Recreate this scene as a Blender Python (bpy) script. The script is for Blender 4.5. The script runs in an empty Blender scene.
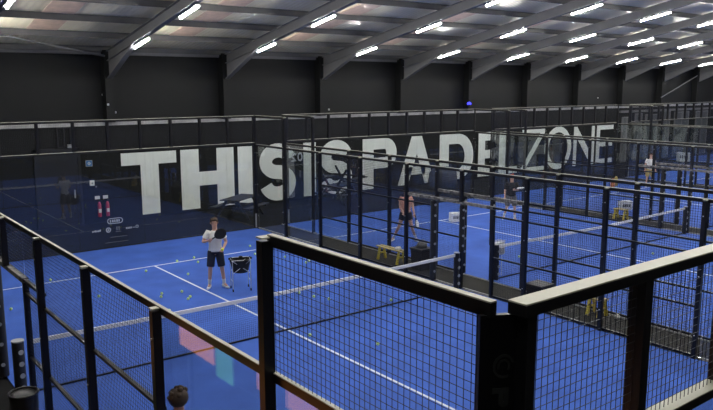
import bpy, bmesh, math, random
from mathutils import Vector, Matrix
random.seed(7)
PI = math.pi
SC = bpy.context.scene
COL = SC.collection

# ------------------------------------------------------------------ materials
def new_mat(name):
    m = bpy.data.materials.new(name); m.use_nodes = True
    nt = m.node_tree; b = nt.nodes['Principled BSDF']
    return m, nt, b

def pmat(name, col, rough=.6, metal=0., noise=0., scale=6., spec=.5, bump=0., bscale=40., detail=4.):
    m, nt, b = new_mat(name)
    b.inputs['Roughness'].default_value = rough
    b.inputs['Metallic'].default_value = metal
    b.inputs['Specular IOR Level'].default_value = spec
    c4 = (col[0], col[1], col[2], 1)
    tc = nt.nodes.new('ShaderNodeTexCoord')
    if noise > 0:
        n = nt.nodes.new('ShaderNodeTexNoise'); n.inputs['Scale'].default_value = scale; n.inputs['Detail'].default_value = detail
        nt.links.new(tc.outputs['Object'], n.inputs['Vector'])
        r = nt.nodes.new('ShaderNodeValToRGB')
        r.color_ramp.elements[0].position = .3; r.color_ramp.elements[1].position = .7
        r.color_ramp.elements[0].color = tuple(max(0, c * (1 - noise)) for c in col) + (1,)
        r.color_ramp.elements[1].color = tuple(min(1, c * (1 + noise)) for c in col) + (1,)
        nt.links.new(n.outputs['Fac'], r.inputs['Fac']); nt.links.new(r.outputs['Color'], b.inputs['Base Color'])
    else:
        b.inputs['Base Color'].default_value = c4
    if bump > 0:
        n2 = nt.nodes.new('ShaderNodeTexNoise'); n2.inputs['Scale'].default_value = bscale
        nt.links.new(tc.outputs['Object'], n2.inputs['Vector'])
        bp = nt.nodes.new('ShaderNodeBump'); bp.inputs['Strength'].default_value = bump; bp.inputs['Distance'].default_value = .01
        nt.links.new(n2.outputs['Fac'], bp.inputs['Height']); nt.links.new(bp.outputs['Normal'], b.inputs['Normal'])
    return m

def emat(name, col, strength):
    m, nt, b = new_mat(name)
    b.inputs['Base Color'].default_value = (*col, 1)
    b.inputs['Emission Color'].default_value = (*col, 1)
    b.inputs['Emission Strength'].default_value = strength
    return m

def glass_mat():
    m = bpy.data.materials.new('court_glass'); m.use_nodes = True
    nt = m.node_tree; nt.nodes.clear()
    out = nt.nodes.new('ShaderNodeOutputMaterial'); mix = nt.nodes.new('ShaderNodeMixShader')
    tr = nt.nodes.new('ShaderNodeBsdfTransparent'); tr.inputs['Color'].default_value = (.97, .985, .98, 1)
    gl = nt.nodes.new('ShaderNodeBsdfGlossy'); gl.inputs['Roughness'].default_value = .0
    fr = nt.nodes.new('ShaderNodeFresnel'); fr.inputs['IOR'].default_value = 1.5
    mu = nt.nodes.new('ShaderNodeMath'); mu.operation = 'MULTIPLY'; mu.inputs[1].default_value = 1.35; mu.use_clamp = True
    # the fresnel node flips its IOR on the far face; keep the near-face value on both
    geo = nt.nodes.new('ShaderNodeNewGeometry')
    ior = nt.nodes.new('ShaderNodeMath'); ior.operation = 'MULTIPLY_ADD'
    ior.inputs[1].default_value = 1 / 1.5 - 1.5; ior.inputs[2].default_value = 1.5
    nt.links.new(geo.outputs['Backfacing'], ior.inputs[0]); nt.links.new(ior.outputs[0], fr.inputs['IOR'])
    nt.links.new(fr.outputs[0], mu.inputs[0]); nt.links.new(mu.outputs[0], mix.inputs[0])
    nt.links.new(tr.outputs[0], mix.inputs[1]); nt.links.new(gl.outputs[0], mix.inputs[2])
    nt.links.new(mix.outputs[0], out.inputs[0])
    return m

M = {}
M['turf'] = pmat('blue_turf', (.047, .118, .475), .85, noise=.16, scale=1.1, spec=.25, bump=.3, bscale=220, detail=9)
M['line'] = pmat('white_line', (.72, .76, .82), .8, noise=.06, scale=20)
M['slab'] = pmat('dark_floor', (.0085, .0088, .0095), .9, noise=.2, scale=2.5, spec=.12)
M['walk'] = pmat('walkway_rubber', (.026, .026, .024), .9, noise=.12, scale=3, spec=.15)
M['wall'] = pmat('black_block_wall', (.007, .0075, .008), .8, noise=.15, scale=1.5, spec=.3, bump=.2, bscale=6)
M['wallup'] = pmat('black_cladding', (.0050, .0056, .0064), .65, noise=.12, scale=.8, spec=.3)
M['paint'] = pmat('white_wall_paint', (.84, .87, .84), .7, noise=.05, scale=3)
M['ledge'] = pmat('galvanised_ledge', (.36, .36, .365), .6, noise=.25, scale=3, metal=.0)
M['steel'] = pmat('grey_roof_steel', (.15, .15, .158), .6, noise=.1, scale=1.2, spec=.35)
M['purlin'] = pmat('dark_purlin', (.085, .083, .085), .6, noise=.12, scale=2, spec=.35)
M['black'] = pmat('black_powder_coat', (.006, .006, .008), .34, spec=.5)
M['cap'] = pmat('painted_top_sheen', (.50, .49, .40), .5, noise=.05, scale=5)  # cream tone imitates lamp sheen on black rail and post tops
M['wire'] = pmat('black_wire', (.008, .010, .02), .45, spec=.4)
M['bolt'] = pmat('steel_bolt', (.6, .6, .6), .35, metal=.6)
M['net'] = pmat('net_cord', (.012, .016, .03), .8)
M['tape'] = pmat('white_net_tape', (.86, .87, .88), .75, noise=.05, scale=30)
M['pad'] = pmat('mottled_grey_padding', (.12, .115, .11), .55, noise=.8, scale=9, spec=.5, detail=1.)
M['padblack'] = pmat('black_padding', (.012, .012, .013), .5, spec=.5)
M['disc'] = pmat('grey_strap', (.30, .31, .32), .4)
M['glass'] = glass_mat()
M['tube'] = emat('lit_tube', (1., .985, .93), 225.)
M['white'] = pmat('white_plastic', (.75, .76, .75), .5)
M['shirt'] = pmat('white_shirt', (.72, .72, .69), .85, noise=.06, scale=8)
M['navy'] = pmat('navy_cloth', (.01, .013, .03), .85)
M['skin'] = pmat('skin', (.60, .35, .25), .6, noise=.08, scale=10)
M['hair'] = pmat('brown_hair', (.05, .026, .014), .75, noise=.4, scale=60, bump=.6, bscale=90)
M['ball'] = pmat('tennis_ball_felt', (.62, .80, .30), .9, noise=.1, scale=30)
M['yball'] = pmat('yellow_ball_felt', (.72, .85, .05), .9)
M['yellow'] = pmat('yellow_wood', (.62, .50, .06), .6, noise=.12, scale=9)
M['wood'] = pmat('light_wood', (.52, .42, .16), .6, noise=.2, scale=12)
M['table'] = pmat('dark_table_wood', (.018, .02, .027), .75, noise=.2, scale=8)
M['red'] = pmat('extinguisher_red', (.40, .03, .07), .5)
M['blue_sign'] = pmat('blue_sign', (.03, .16, .42), .5)
M['decal'] = pmat('pale_decal', (.42, .45, .48), .6)
M['ghost'] = pmat('faint_decal', (.03, .033, .033), .5)
M['sponsor_faint'] = pmat('faint_sponsor', (.14, .15, .155), .5)
M['rooflight'] = pmat('aged_rooflight', (.66, .49, .40), .4, noise=.12, scale=5, spec=.4)
M['door'] = pmat('black_door', (.010, .011, .014), .5)
M['panel'] = pmat('grey_panel', (.075, .082, .09), .6, noise=.2, scale=2)
M['greycloth'] = pmat('grey_cloth', (.13, .13, .13), .85)
M['blackcloth'] = pmat('black_cloth', (.012, .012, .014), .85)
M['redcloth'] = pmat('red_cap_cloth', (.42, .06, .03), .8)
M['pinkcloth'] = pmat('pink_cloth', (.62, .32, .24), .85)
M['orange'] = pmat('orange_bag', (.55, .17, .06), .7)
M['mustard'] = pmat('mustard_bag', (.42, .32, .10), .7)
M['coral'] = emat('coral_glow', (1., .36, .08), .50)  # glow of the added panel mirrored in the fence glass
M['teal'] = emat('teal_glow', (.15, .6, .2), .30)
M['bluelamp'] = emat('blue_lamp', (.03, .03, 1.), 3.0)
M['tarp'] = pmat('navy_tarp', (.028, .032, .05), .6, noise=.3, scale=6)

def sheet_mat():
    m, nt, b = new_mat('corrugated_roof_sheet')
    b.inputs['Roughness'].default_value = .30; b.inputs['Specular IOR Level'].default_value = .75
    tc = nt.nodes.new('ShaderNodeTexCoord')
    n = nt.nodes.new('ShaderNodeTexNoise'); n.inputs['Scale'].default_value = .7; n.inputs['Detail'].default_value = 5
    nt.links.new(tc.outputs['Object'], n.inputs['Vector'])
    r = nt.nodes.new('ShaderNodeValToRGB')
    r.color_ramp.elements[0].position = .3; r.color_ramp.elements[1].position = .75
    r.color_ramp.elements[0].color = (.66, .60, .46, 1); r.color_ramp.elements[1].color = (.90, .83, .66, 1)
    nt.links.new(n.outputs['Fac'], r.inputs['Fac']); nt.links.new(r.outputs['Color'], b.inputs['Base Color'])
    w = nt.nodes.new('ShaderNodeTexWave'); w.inputs['Scale'].default_value = 1.6; w.bands_direction = 'X'
    nt.links.new(tc.outputs['Object'], w.inputs['Vector'])
    bp = nt.nodes.new('ShaderNodeBump'); bp.inputs['Strength'].default_value = .35; bp.inputs['Distance'].default_value = .03
    nt.links.new(w.outputs['Fac'], bp.inputs['Height']); nt.links.new(bp.outputs['Normal'], b.inputs['Normal'])
    return m
M['sheet'] = sheet_mat()

# ------------------------------------------------------------------ mesh builder
class MB:
    def __init__(s): s.v = []; s.f = []; s.sm = []
    def add(s, vs, fs, smooth=False):
        o = len(s.v); s.v += [tuple(p) for p in vs]; s.f += [tuple(i + o for i in f) for f in fs]; s.sm += [smooth] * len(fs); return s
    def box(s, x0, x1, y0, y1, z0, z1):
        vs = [(x, y, z) for z in (z0, z1) for y in (y0, y1) for x in (x0, x1)]
        return s.add(vs, [(0, 2, 3, 1), (4, 5, 7, 6), (0, 1, 5, 4), (2, 6, 7, 3), (0, 4, 6, 2), (1, 3, 7, 5)])
    def cbox(s, c, d):
        return s.box(c[0] - d[0] / 2, c[0] + d[0] / 2, c[1] - d[1] / 2, c[1] + d[1] / 2, c[2] - d[2] / 2, c[2] + d[2] / 2)
    def bbox(s, c, d, b=.01):      # box with chamfered edges
        bm = bmesh.new(); bmesh.ops.create_cube(bm, size=1)
        for v in bm.verts: v.co = Vector((v.co.x * d[0] + c[0], v.co.y * d[1] + c[1], v.co.z * d[2] + c[2]))
        bmesh.ops.bevel(bm, geom=bm.edges[:], offset=b, segments=1, affect='EDGES')
        bm.verts.index_update(); s.add([v.co for v in bm.verts], [[v.index for v in f.verts] for f in bm.faces]); bm.free(); return s
    def bar(s, p0, p1, w, h):      # rectangular bar, h along the up-most axis
        p0, p1 = Vector(p0), Vector(p1); d = (p1 - p0).normalized()
        up = Vector((0, 0, 1)) if abs(d.z) < .95 else Vector((0, 1, 0))
        a = d.cross(up).normalized() * w / 2; b = a.normalized().cross(d).normalized() * h / 2
        vs = [p + q for p in (p0, p1) for q in (-a - b, a - b, a + b, -a + b)]
        return s.add(vs, [(3, 2, 1, 0), (4, 5, 6, 7), (0, 1, 5, 4), (1, 2, 6, 5), (2, 3, 7, 6), (3, 0, 4, 7)])
    def tube(s, pts, rad, n=8, caps=True, smooth=True):
        pts = [Vector(p) for p in pts]
        if not hasattr(rad, '__len__'): rad = [rad] * len(pts)
        ref = None; rings = []
        for i, p in enumerate(pts):
            d = (pts[min(i + 1, len(pts) - 1)] - pts[max(i - 1, 0)]).normalized()
            if ref is None: ref = d.orthogonal().normalized()
            ref = (ref - d * ref.dot(d)).normalized(); b = d.cross(ref)
            rings.append([p + (ref * math.cos(2 * PI * k / n) + b * math.sin(2 * PI * k / n)) * rad[i] for k in range(n)])
        vs = [v for r in rings for v in r]
        fs = [(i * n + k, i * n + (k + 1) % n, (i + 1) * n + (k + 1) % n, (i + 1) * n + k) for i in range(len(pts) - 1) for k in range(n)]
        s.add(vs, fs, smooth)
        if caps:
            s.add(rings[0], [tuple(range(n))[::-1]]); s.add(rings[-1], [tuple(range(n))])
        return s
    def wire(s, p0, p1, t):        # four-sided wire without ends
        p0, p1 = Vector(p0), Vector(p1); d = (p1 - p0).normalized(); a = d.orthogonal().normalized() * t / 2; b = d.cross(a)
        vs = [p + q for p in (p0, p1) for q in (a, b, -a, -b)]
        return s.add(vs, [(0, 1, 5, 4), (1, 2, 6, 5), (2, 3, 7, 6), (3, 0, 4, 7)])
    def loft(s, rings, n=16, caps=True):   # rings: (cx,cy,cz,rx,ry)
        vs = [(c[0] + c[3] * math.cos(2 * PI * k / n), c[1] + c[4] * math.sin(2 * PI * k / n), c[2]) for c in rings for k in range(n)]
        fs = [(i * n + k, i * n + (k + 1) % n, (i + 1) * n + (k + 1) % n, (i + 1) * n + k) for i in range(len(rings) - 1) for k in range(n)]
        if caps: fs += [tuple(range(n))[::-1], tuple((len(rings) - 1) * n + k for k in range(n))]
        return s.add(vs, fs, True)
    def ball(s, c, r, seg=12, rings=8):
        rx, ry, rz = r if hasattr(r, '__len__') else (r, r, r)
        vs = [(c[0], c[1], c[2] - rz)]
        for i in range(1, rings):
            t = -PI / 2 + PI * i / rings
            vs += [(c[0] + rx * math.cos(t) * math.cos(2 * PI * k / seg), c[1] + ry * math.cos(t) * math.sin(2 * PI * k / seg), c[2] + rz * math.sin(t)) for k in range(seg)]
        vs.append((c[0], c[1], c[2] + rz)); L = len(vs) - 1
        fs = [(0, 1 + (k + 1) % seg, 1 + k) for k in range(seg)]
        for i in range(rings - 2):
            fs += [(1 + i * seg + k, 1 + i * seg + (k + 1) % seg, 1 + (i + 1) * seg + (k + 1) % seg, 1 + (i + 1) * seg + k) for k in range(seg)]
        fs += [(1 + (rings - 2) * seg + k, 1 + (rings - 2) * seg + (k + 1) % seg, L) for k in range(seg)]
        return s.add(vs, fs, True)
    def build(s, name, mat, parent=None, loc=None):
        me = bpy.data.meshes.new(name); me.from_pydata(s.v, [], s.f); me.update()
        me.polygons.foreach_set('use_smooth', s.sm)
        me.materials.append(mat)
        o = bpy.data.objects.new(name, me); COL.objects.link(o)
        if parent is not None: o.parent = parent
        if loc is not None: o.location = loc
        return o

def tag(o, label=None, cat=None, group=None, kind=None):
    if label: o['label'] = label
    if cat: o['category'] = cat
    if group: o['group'] = group
    if kind: o['kind'] = kind
    return o
def empty(name, loc=(0, 0, 0), rz=0):
    o = bpy.data.objects.new(name, None); COL.objects.link(o); o.location = loc; o.rotation_euler = (0, 0, rz); o.empty_display_size = .1
    return o
def struct(o): o['kind'] = 'structure'; return o
CH = {}
def copy_tree(o, parent=None):
    c = o.copy(); COL.objects.link(c)
    if parent is not None: c.parent = parent
    for ch in list(o.children): copy_tree(ch, c)
    return c
ORD = ['first', 'second', 'third', 'fourth', 'fifth', 'sixth', 'seventh', 'eighth', 'ninth', 'tenth', 'eleventh', 'twelfth', 'thirteenth', 'fourteenth']

# ------------------------------------------------------------------ building shell
YW = 24.6; X0, X1, Y0 = -9.0, 62.0, -9.0
SL = .197
def roof_z(y): return 6.4 + SL * (YW - y)
struct(MB().box(X0, X1, Y0, YW + .3, -.3, -.02).build('floor', M['slab']))
struct(MB().box(X0, X1, YW, YW + .3, -.02, 3.66).build('wall_back', M['wall']))
struct(MB().box(X0, X1, YW + .06, YW + .3, 3.66, 6.5).build('wall_back_upper', M['wallup']))
struct(MB().box(X0 - .3, X0, Y0, YW + .3, -.3, 13.4).build('wall_left', M['wallup']))
struct(MB().box(X1, X1 + .3, Y0, YW + .3, -.3, 13.4).build('wall_right', M['wallup']))
struct(MB().box(X0, X1, Y0 - .3, Y0, -.3, 13.4).build('wall_front', M['wallup']))
struct(MB().box(X0, X1, YW - .07, YW + .06, 3.575, 3.70).build('trim_1', M['ledge']))
# sloped roof sheet
m = MB()
za, zb = roof_z(Y0 - .3), roof_z(YW + .4)
m.add([(X0 - .3, Y0 - .3, za), (X1 + .3, Y0 - .3, za), (X1 + .3, YW + .4, zb), (X0 - .3, YW + .4, zb),
       (X0 - .3, Y0 - .3, za + .1), (X1 + .3, Y0 - .3, za + .1), (X1 + .3, YW + .4, zb + .1), (X0 - .3, YW + .4, zb + .1)],
      [(3, 2, 1, 0), (4, 5, 6, 7), (0, 1, 5, 4), (1, 2, 6, 5), (2, 3, 7, 6), (3, 0, 4, 7)])
struct(m.build('ceiling', M['sheet']))
XC = [6.49 + 4.75 * k for k in range(-3, 12)]
# portal frames: column, rafter with haunch
for k, x in enumerate(XC):
    m = MB()
    m.box(x - .04, x + .26, YW - .32, YW + .05, 3.7, 6.3)
    m.box(x - .04, x + .26, YW - .34, YW - .32, 3.7, 5.3)
    struct(m.build('pillar', M['wallup']))
    m = MB(); x += .015 * max(0, k - 3); xa, xb = x + .05, x + .25
    def zt(y): return roof_z(y) - .19
    def zbm(y): return zt(y) - .36
    ya = Y0
    for (u0, u1, off0, off1) in ((x + .135, x + .165, 0, 0),):       # web
        m.add([(u0, ya, zbm(ya)), (u1, ya, zbm(ya)), (u1, YW - .02, zbm(YW)), (u0, YW - .02, zbm(YW)),
               (u0, ya, zt(ya)), (u1, ya, zt(ya)), (u1, YW - .02, zt(YW)), (u0, YW - .02, zt(YW))],
              [(3, 2, 1, 0), (4, 5, 6, 7), (0, 1, 5, 4), (1, 2, 6, 5), (2, 3, 7, 6), (3, 0, 4, 7)])
    for zf, th in ((zt, -.02), (zbm, .02)):                           # flanges
        m.add([(xa, ya, zf(ya)), (xb, ya, zf(ya)), (xb, YW - .02, zf(YW)), (xa, YW - .02, zf(YW)),
               (xa, ya, zf(ya) + th), (xb, ya, zf(ya) + th), (xb, YW - .02, zf(YW) + th), (xa, YW - .02, zf(YW) + th)],
              [(3, 2, 1, 0), (4, 5, 6, 7), (0, 1, 5, 4), (1, 2, 6, 5), (2, 3, 7, 6), (3, 0, 4, 7)])
    hy, hz = 21.7, 5.3                                                # haunch plate and its flange
    for (u0, u1) in ((x + .13, x + .17),):
        m.add([(u0, YW - .32, hz), (u1, YW - .32, hz), (u1, hy, zbm(hy)), (u0, hy, zbm(hy)), (u0, YW - .32, zbm(YW - .32)), (u1, YW - .32, zbm(YW - .32))],
              [(0, 3, 2, 1), (0, 1, 5, 4), (0, 4, 3), (1, 2, 5), (3, 4, 5, 2)])
    m.bar((x + .15, YW - .32, hz), (x + .15, hy, zbm(hy) + .01), .2, .03)
    struct(m.build('beam', M['steel']))
YP = [24.42 - 1.85 * j for j in range(0, 18)]
for j, y in enumerate(YP):
    z = roof_z(y)
    m = MB().box(X0, X1, y - .012, y + .012, z - .185, z - .005).box(X0, X1, y - .012, y + .055, z - .2, z - .185).box(X0, X1, y - .055, y + .012, z - .012, z - .004)
    struct(m.build('beam_purlin', M['purlin']))
struct(MB().box(X0, X1, YW - .05, YW + .06, 6.14, 6.42).build('beam_eaves', M['steel']))
# rooflight strips between the frames
for k, x in enumerate(XC[:-1]):
    for j in range(0, 12):
        ya, yb = YP[j + 1] + .07, YP[j] - .07
        a0, a1 = x + 2.02 - 4.75 * 0, x + 2.95
        if j < 1 or j > 3 or k > 7: continue
        a0, a1 = x - 3.05 + 4.75, x - 2.12 + 4.75
        z0, z1 = roof_z(ya) - .03, roof_z(yb) - .03
        m = MB().add([(a0, ya, z0), (a1, ya, z0), (a1, yb, z1), (a0, yb, z1), (a0, ya, z0 + .02), (a1, ya, z0 + .02), (a1, yb, z1 + .02), (a0, yb, z1 + .02)],
                     [(3, 2, 1, 0), (4, 5, 6, 7), (0, 1, 5, 4), (1, 2, 6, 5), (2, 3, 7, 6), (3, 0, 4, 7)])
        struct(m.build('window_rooflight', M['rooflight']))
# bracing rods
for (a, b) in (((2.0, 22.2, 6.66), (6.48, 24.28, 6.08)), ((44.3, 24.2, 4.2), (49.0, 24.2, 5.7))):
    struct(MB().tube([a, b], .035, 8).build('beam_brace', M['steel']))

# tube lights under the rafters
m = MB().box(-.09, .03, -.68, .68, 0, .03)
proto = empty('tube_light', (0, 0, 0))
m.build('housing', M['steel'], proto)
MB().tube([(0, -.66, -.03), (0, .66, -.03)], .02, 10).build('lamp_tube', M['tube'], proto)
for q in (-.5, .5): MB().cbox((-.03, q, .038), (.03, .03, .016)).build('bracket', M['bolt'], proto)
for q in (-.67, .67): MB().tube([(0, q - .012, -.03), (0, q + .012, -.03)], .03, 10).build('end_cap', M['white'], proto)
rows = [21.4, 17.75, 14.3, 10.7, 7.1, 3.5, -.1, -3.7]
first = True
for r, y in enumerate(rows):
    for k, x in enumerate(XC[1:-1] if r < 5 else XC[1:-4]):
        o = proto if first else copy_tree(proto); first = False
        z = 6.43 + SL * (21.4 - y)
        o.location = (x + .24 + .02 * max(0, k - 1), y, z); o.rotation_euler = (math.atan(-SL), 0, 0)
        if not (o.get('label')): pass
        tag(o, f'lit white tube under the {ORD[k]} roof beam, {ORD[r]} row counted from the lettered wall', 'light', 'tube lights under the roof beams')

# ------------------------------------------------------------------ court surfaces
courts = [(-.2, 10.07), (11.27, 21.25), (22.45, 32.45), (33.65, 43.65)]
for i, (a, b) in enumerate(courts):
    t = struct(MB().box(a, b, .02, 19.96, -.02, 0).build('floor_turf', M['turf']))
    c = 5.0 if i == 0 else (a + b) / 2
    l = MB().box(a + .02, b - .02, 16.925, 16.975, 0, .004).box(a + .02, b - .02, 3.025, 3.075, 0, .004).box(c - .025, c + .025, 3.075, 16.925, 0, .004)
    struct(l.build('floor_line_marking', M['line'], t))
for a, b in ((10.17, 11.17), (21.35, 22.35), (32.55, 33.55)):
    struct(MB().box(a, b, 0, 20, -.02, -.005).build('floor_walkway', M['walk']))
    struct(MB().box(a - .02, a + .015, 0, 20, -.02, .02).box(b - .015, b + .02, 0, 20, -.02, .02).build('trim_kerb', M['ledge']))
# far court beyond the fourth
t = struct(MB().box(44.85, 58, .02, 23.6, -.02, 0).build('floor_turf', M['turf']))
struct(MB().box(45.1, 45.15, 5, 23, 0, .004).box(45.2, 57, 20.9, 20.95, 0, .004).build('floor_line_marking', M['line'], t))

# ------------------------------------------------------------------ fences
def mesh_bay(y0, y1, z0, z1, axis='y', pitch=.05, t=.0042):
    m = MB()
    n = max(1, round((y1 - y0) / pitch)); k = max(1, round((z1 - z0) / pitch))
    for i in range(1, n):
        y = y0 + (y1 - y0) * i / n
        m.wire((0, y, z0) if axis == 'y' else (y, 0, z0), (0, y, z1) if axis == 'y' else (y, 0, z1), t)
    for i in range(1, k):
        z = z0 + (z1 - z0) * i / k
        m.wire((0, y0, z) if axis == 'y' else (y0, 0, z), (0, y1, z) if axis == 'y' else (y1, 0, z), t)
    return m

def make_side_fence():
    R = empty('side_fence')
    tall = (0.0, 2, 18, 20)
    for y in (0.0, 2, 4, 6, 8, 10, 12, 14, 16, 18, 20):
        h = 4.0 if y in tall else 3.0
        yy = min(max(y, .03), 19.97); pw = (.045, .05) if y in (0, 20) else (.09, .075)
        px = -.045 if y not in (0, 20) else 0.
        p = MB().cbox((px, yy, h / 2 - .02), (*pw, h - .04)).box(-.08, .05, yy - .06, yy + .06, -.02, .012) if y != 10 else MB().box(-.085, .005, 9.965, 10.035, 2.2, 2.96)
        p = p.build('post', M['black'], R)
        if y not in (0, 20): MB().cbox((px, yy, h - .016), (.092, .078, .01)).build('post_sheen', M['cap'], p)  # pale plate paints the lamp sheen on the post top
        if y == 10: continue
        for z in [.45 + 1.12 * q for q in range(3)]:
            MB().tube([(px - .056, yy, z), (px + .056, yy, z)], .012, 6).build('bolt', M['bolt'], p)
    for y in (9, 11):
        p = MB().cbox((0, y, 1.07), (.08, .07, 2.14)).build('post', M['black'], R)
        if y == 11:
            MB().tube([(0, y, .03), (0, y, 2.1)], .085, 12).build('post_padding', M['padblack'], p)
            for z in (.25, .62, .98, 1.3, 1.72, 2.0):
                MB().tube([(-.02, y - .086, z), (0, y + .086, z)], .034, 10).build('padding_strap', M['disc'], p)
    # rails
    def rail(y0, y1, z, w=.045, h=.08, cap=True):  # cap adds a pale strip painting the sheen along the rail top
        r = MB().box(-w / 2, w / 2, y0, y1, z - h, z - .006).build('rail', M['black'], R)
        if cap: MB().box(-w / 2, w / 2, y0, y1, z - .006, z + .002).build('rail_sheen', M['cap'], r)
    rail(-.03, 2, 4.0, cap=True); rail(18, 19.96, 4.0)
    rail(.08, 19.92, 3.0, w=.034, h=.07)
    for z in (1.0, 2.0):
        rail(4, 9, z, .05, .04, False); rail(11, 16, z, .05, .04, False)
    rail(4, 9, .06, .05, .05, False); rail(11, 16, .06, .05, .05, False)
    rail(8, 9, 2.2, .06, .05, False)
    h = MB().bar((0, 9, 2.17), (0, 12, 2.17), .09, .07).build('header_padding', M['pad'], R)
    # mesh
    for (a, b, z0, z1) in ((0, 2, 3, 4), (18, 20, 3, 4), (4, 6, .05, 3), (6, 8, .05, 3), (8, 9, .05, 3), (9, 10, 2.2, 3), (10, 11, 2.2, 3), (11, 12, .05, 3), (12, 14, .05, 3), (14, 16, .05, 3)):
        mesh_bay(a, b, z0, z1).build('mesh_panel', M['wire'], R)
    for (a, b) in ((.08, 1.96), (2.04, 3.96), (16.04, 17.96), (18.04, 19.92)):
        MB().box(-.006, .006, a, b, .03, 2.93).build('glass_pane', M['glass'], R)
    for y in (2, 18):
        pass
    return R
side = make_side_fence()
desc = [('black mesh and glass fence along the outer side of the coach court', -.23),
        ('black mesh and glass fence between the coach court and the yellow bench', 10.12),
        ('black mesh side fence of the second court, bordering the walkway with the yellow bench', 11.24),
        ('black mesh side fence of the second court on its side towards the third court', 21.3),
        ('black mesh side fence of the third court on its side towards the second court', 22.42),
        ('black mesh side fence of the third court on its side towards the fourth court', 32.5),
        ('black mesh side fence of the fourth court on its side towards the third court', 33.6),
        ('black mesh side fence of the fourth court on its far outer side', 43.7)]
for i, (l, x) in enumerate(desc):
    o = side if i == 0 else copy_tree(side)
    o.location = (x, 0, 0); tag(o, l, 'fence', 'long fences between the courts')
fences = [o for o in bpy.data.objects if o.name.startswith('side_fence')]
p0 = MB().cbox((0, 10, 1.08), (.08, .07, 2.16)).build('post', M['black'])
k0 = MB().tube([(0, 10, .95), (0, 10, 2.1)], .07, 12).build('post_padding', M['padblack'], p0)
st = [MB().tube([(-.02, 9.925, z), (0, 10.075, z)], .03, 10).build('padding_strap', M['disc'], p0) for z in (1.1, 1.35, 1.55, 1.8, 2.0)]
first = True
for o in fences:
    if o.location.x < 1: continue
    c = p0 if first else copy_tree(p0, o)
    if first: p0.parent = o; first = False

def make_end_fence(W, near=False):
    R = empty('end_fence')
    n = 10
    for i in range(n + 1):
        x = W * i / n
        if i == n and W < 10.2: continue
        if i in (0, n):
            xx = x + ((.005 if near else .11) if i == 0 else -.0)
            p = MB().cbox((xx, 0, 1.97), ((.07 if near else .09), .08, 3.94)).build('post', M['black'], R)
            MB().cbox((xx, -.043, .28), (.07, .006, .5)).build('base_plate', M['disc'] if i == 0 else M['disc'], p)
        else:
            p = MB().cbox((x, 0, 3.47), (.08, .10, .94)).build('post', M['black'], R)
    for z in (4.0, 3.06):
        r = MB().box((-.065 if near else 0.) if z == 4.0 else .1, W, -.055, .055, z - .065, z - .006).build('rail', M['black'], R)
        MB().box((-.065 if near else 0.) if z == 4.0 else .1, W, -.055, .055, z - .006, z + .002).build('rail_sheen', M['cap'], r)  # painted sheen on the top face of the end rail
    for i in range(n):
        mesh_bay(W * i / n, W * (i + 1) / n, 3.06, 3.98, 'x').build('mesh_panel', M['wire'], R)
    for i in range(5):
        a, b = W * i / 5 + (.16 if i == 0 else .006), W * (i + 1) / 5 - (.006 if i < 4 else .05)
        MB().box(a, b, -.006, .006, .03, 2.985).build('glass_pane', M['glass'], R)
    return R
endf = make_end_fence(10.26)
endg = make_end_fence(9.9)
endn = make_end_fence(10.26, True)
ends = []
for i, (x, y, l) in enumerate(((-.19, 20.0, 'glass end screen with mesh top behind the coach, in front of the lettered wall'),
                               (11.33, 20.0, 'glass end screen with mesh top of the second court, carrying a reversed court number'),
                               (22.5, 20.0, 'glass end screen with mesh top of the third court before the thin letters'),
                               (33.7, 20.0, 'glass end screen with mesh top of the fourth court'),
                               (-.09, -.11, 'end screen beside the big black corner board, rail with painted-on top sheen over mesh'))):
    o = endf if i == 0 else endg if i == 1 else copy_tree(endg) if i < 4 else endn
    o.location = (x, y, 0); tag(o, l, 'fence', 'end screens of the courts'); ends.append(o)

# ------------------------------------------------------------------ lettering shapes (x,z in unit box)
def stroke_poly(m, pts, w, y0, y1, closed=False):
    n = len(pts); L = []; Rr = []
    for i, p in enumerate(pts):
        a = pts[(i - 1) % n] if (closed or i > 0) else pts[i]; b = pts[(i + 1) % n] if (closed or i < n - 1) else pts[i]
        dx, dz = b[0] - a[0], b[1] - a[1]; l = math.hypot(dx, dz) or 1; nx, nz = -dz / l, dx / l
        ww = w(i / (n - 1)) if callable(w) else w
        L.append((p[0] + nx * ww / 2, p[1] + nz * ww / 2)); Rr.append((p[0] - nx * ww / 2, p[1] - nz * ww / 2))
    vs = [(x, y0, z) for x, z in L] + [(x, y0, z) for x, z in Rr] + [(x, y1, z) for x, z in L] + [(x, y1, z) for x, z in Rr]
    fs = []; rng = n if closed else n - 1
    for i in range(rng):
        j = (i + 1) % n
        fs += [(i, j, n + j, n + i), (2 * n + i, 3 * n + i, 3 * n + j, 2 * n + j), (i, 2 * n + i, 2 * n + j, j), (n + i, n + j, 3 * n + j, 3 * n + i)]
    if not closed: fs += [(0, n, 3 * n, 2 * n), (n - 1, 3 * n - 1, 4 * n - 1, 2 * n - 1)]
    m.add(vs, fs)
def arc(cx, cz, rx, rz, a0, a1, n=14):
    return [(cx + rx * math.cos(math.radians(a0 + (a1 - a0) * i / n)), cz + rz * math.sin(math.radians(a0 + (a1 - a0) * i / n))) for i in range(n + 1)]
def poly(m, pts, y0, y1):
    n = len(pts); m.add([(x, y0, z) for x, z in pts] + [(x, y1, z) for x, z in pts], [tuple(range(n)), tuple(range(2 * n - 1, n - 1, -1))] + [(i, n + i, n + (i + 1) % n, (i + 1) % n) for i in range(n)])
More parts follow.
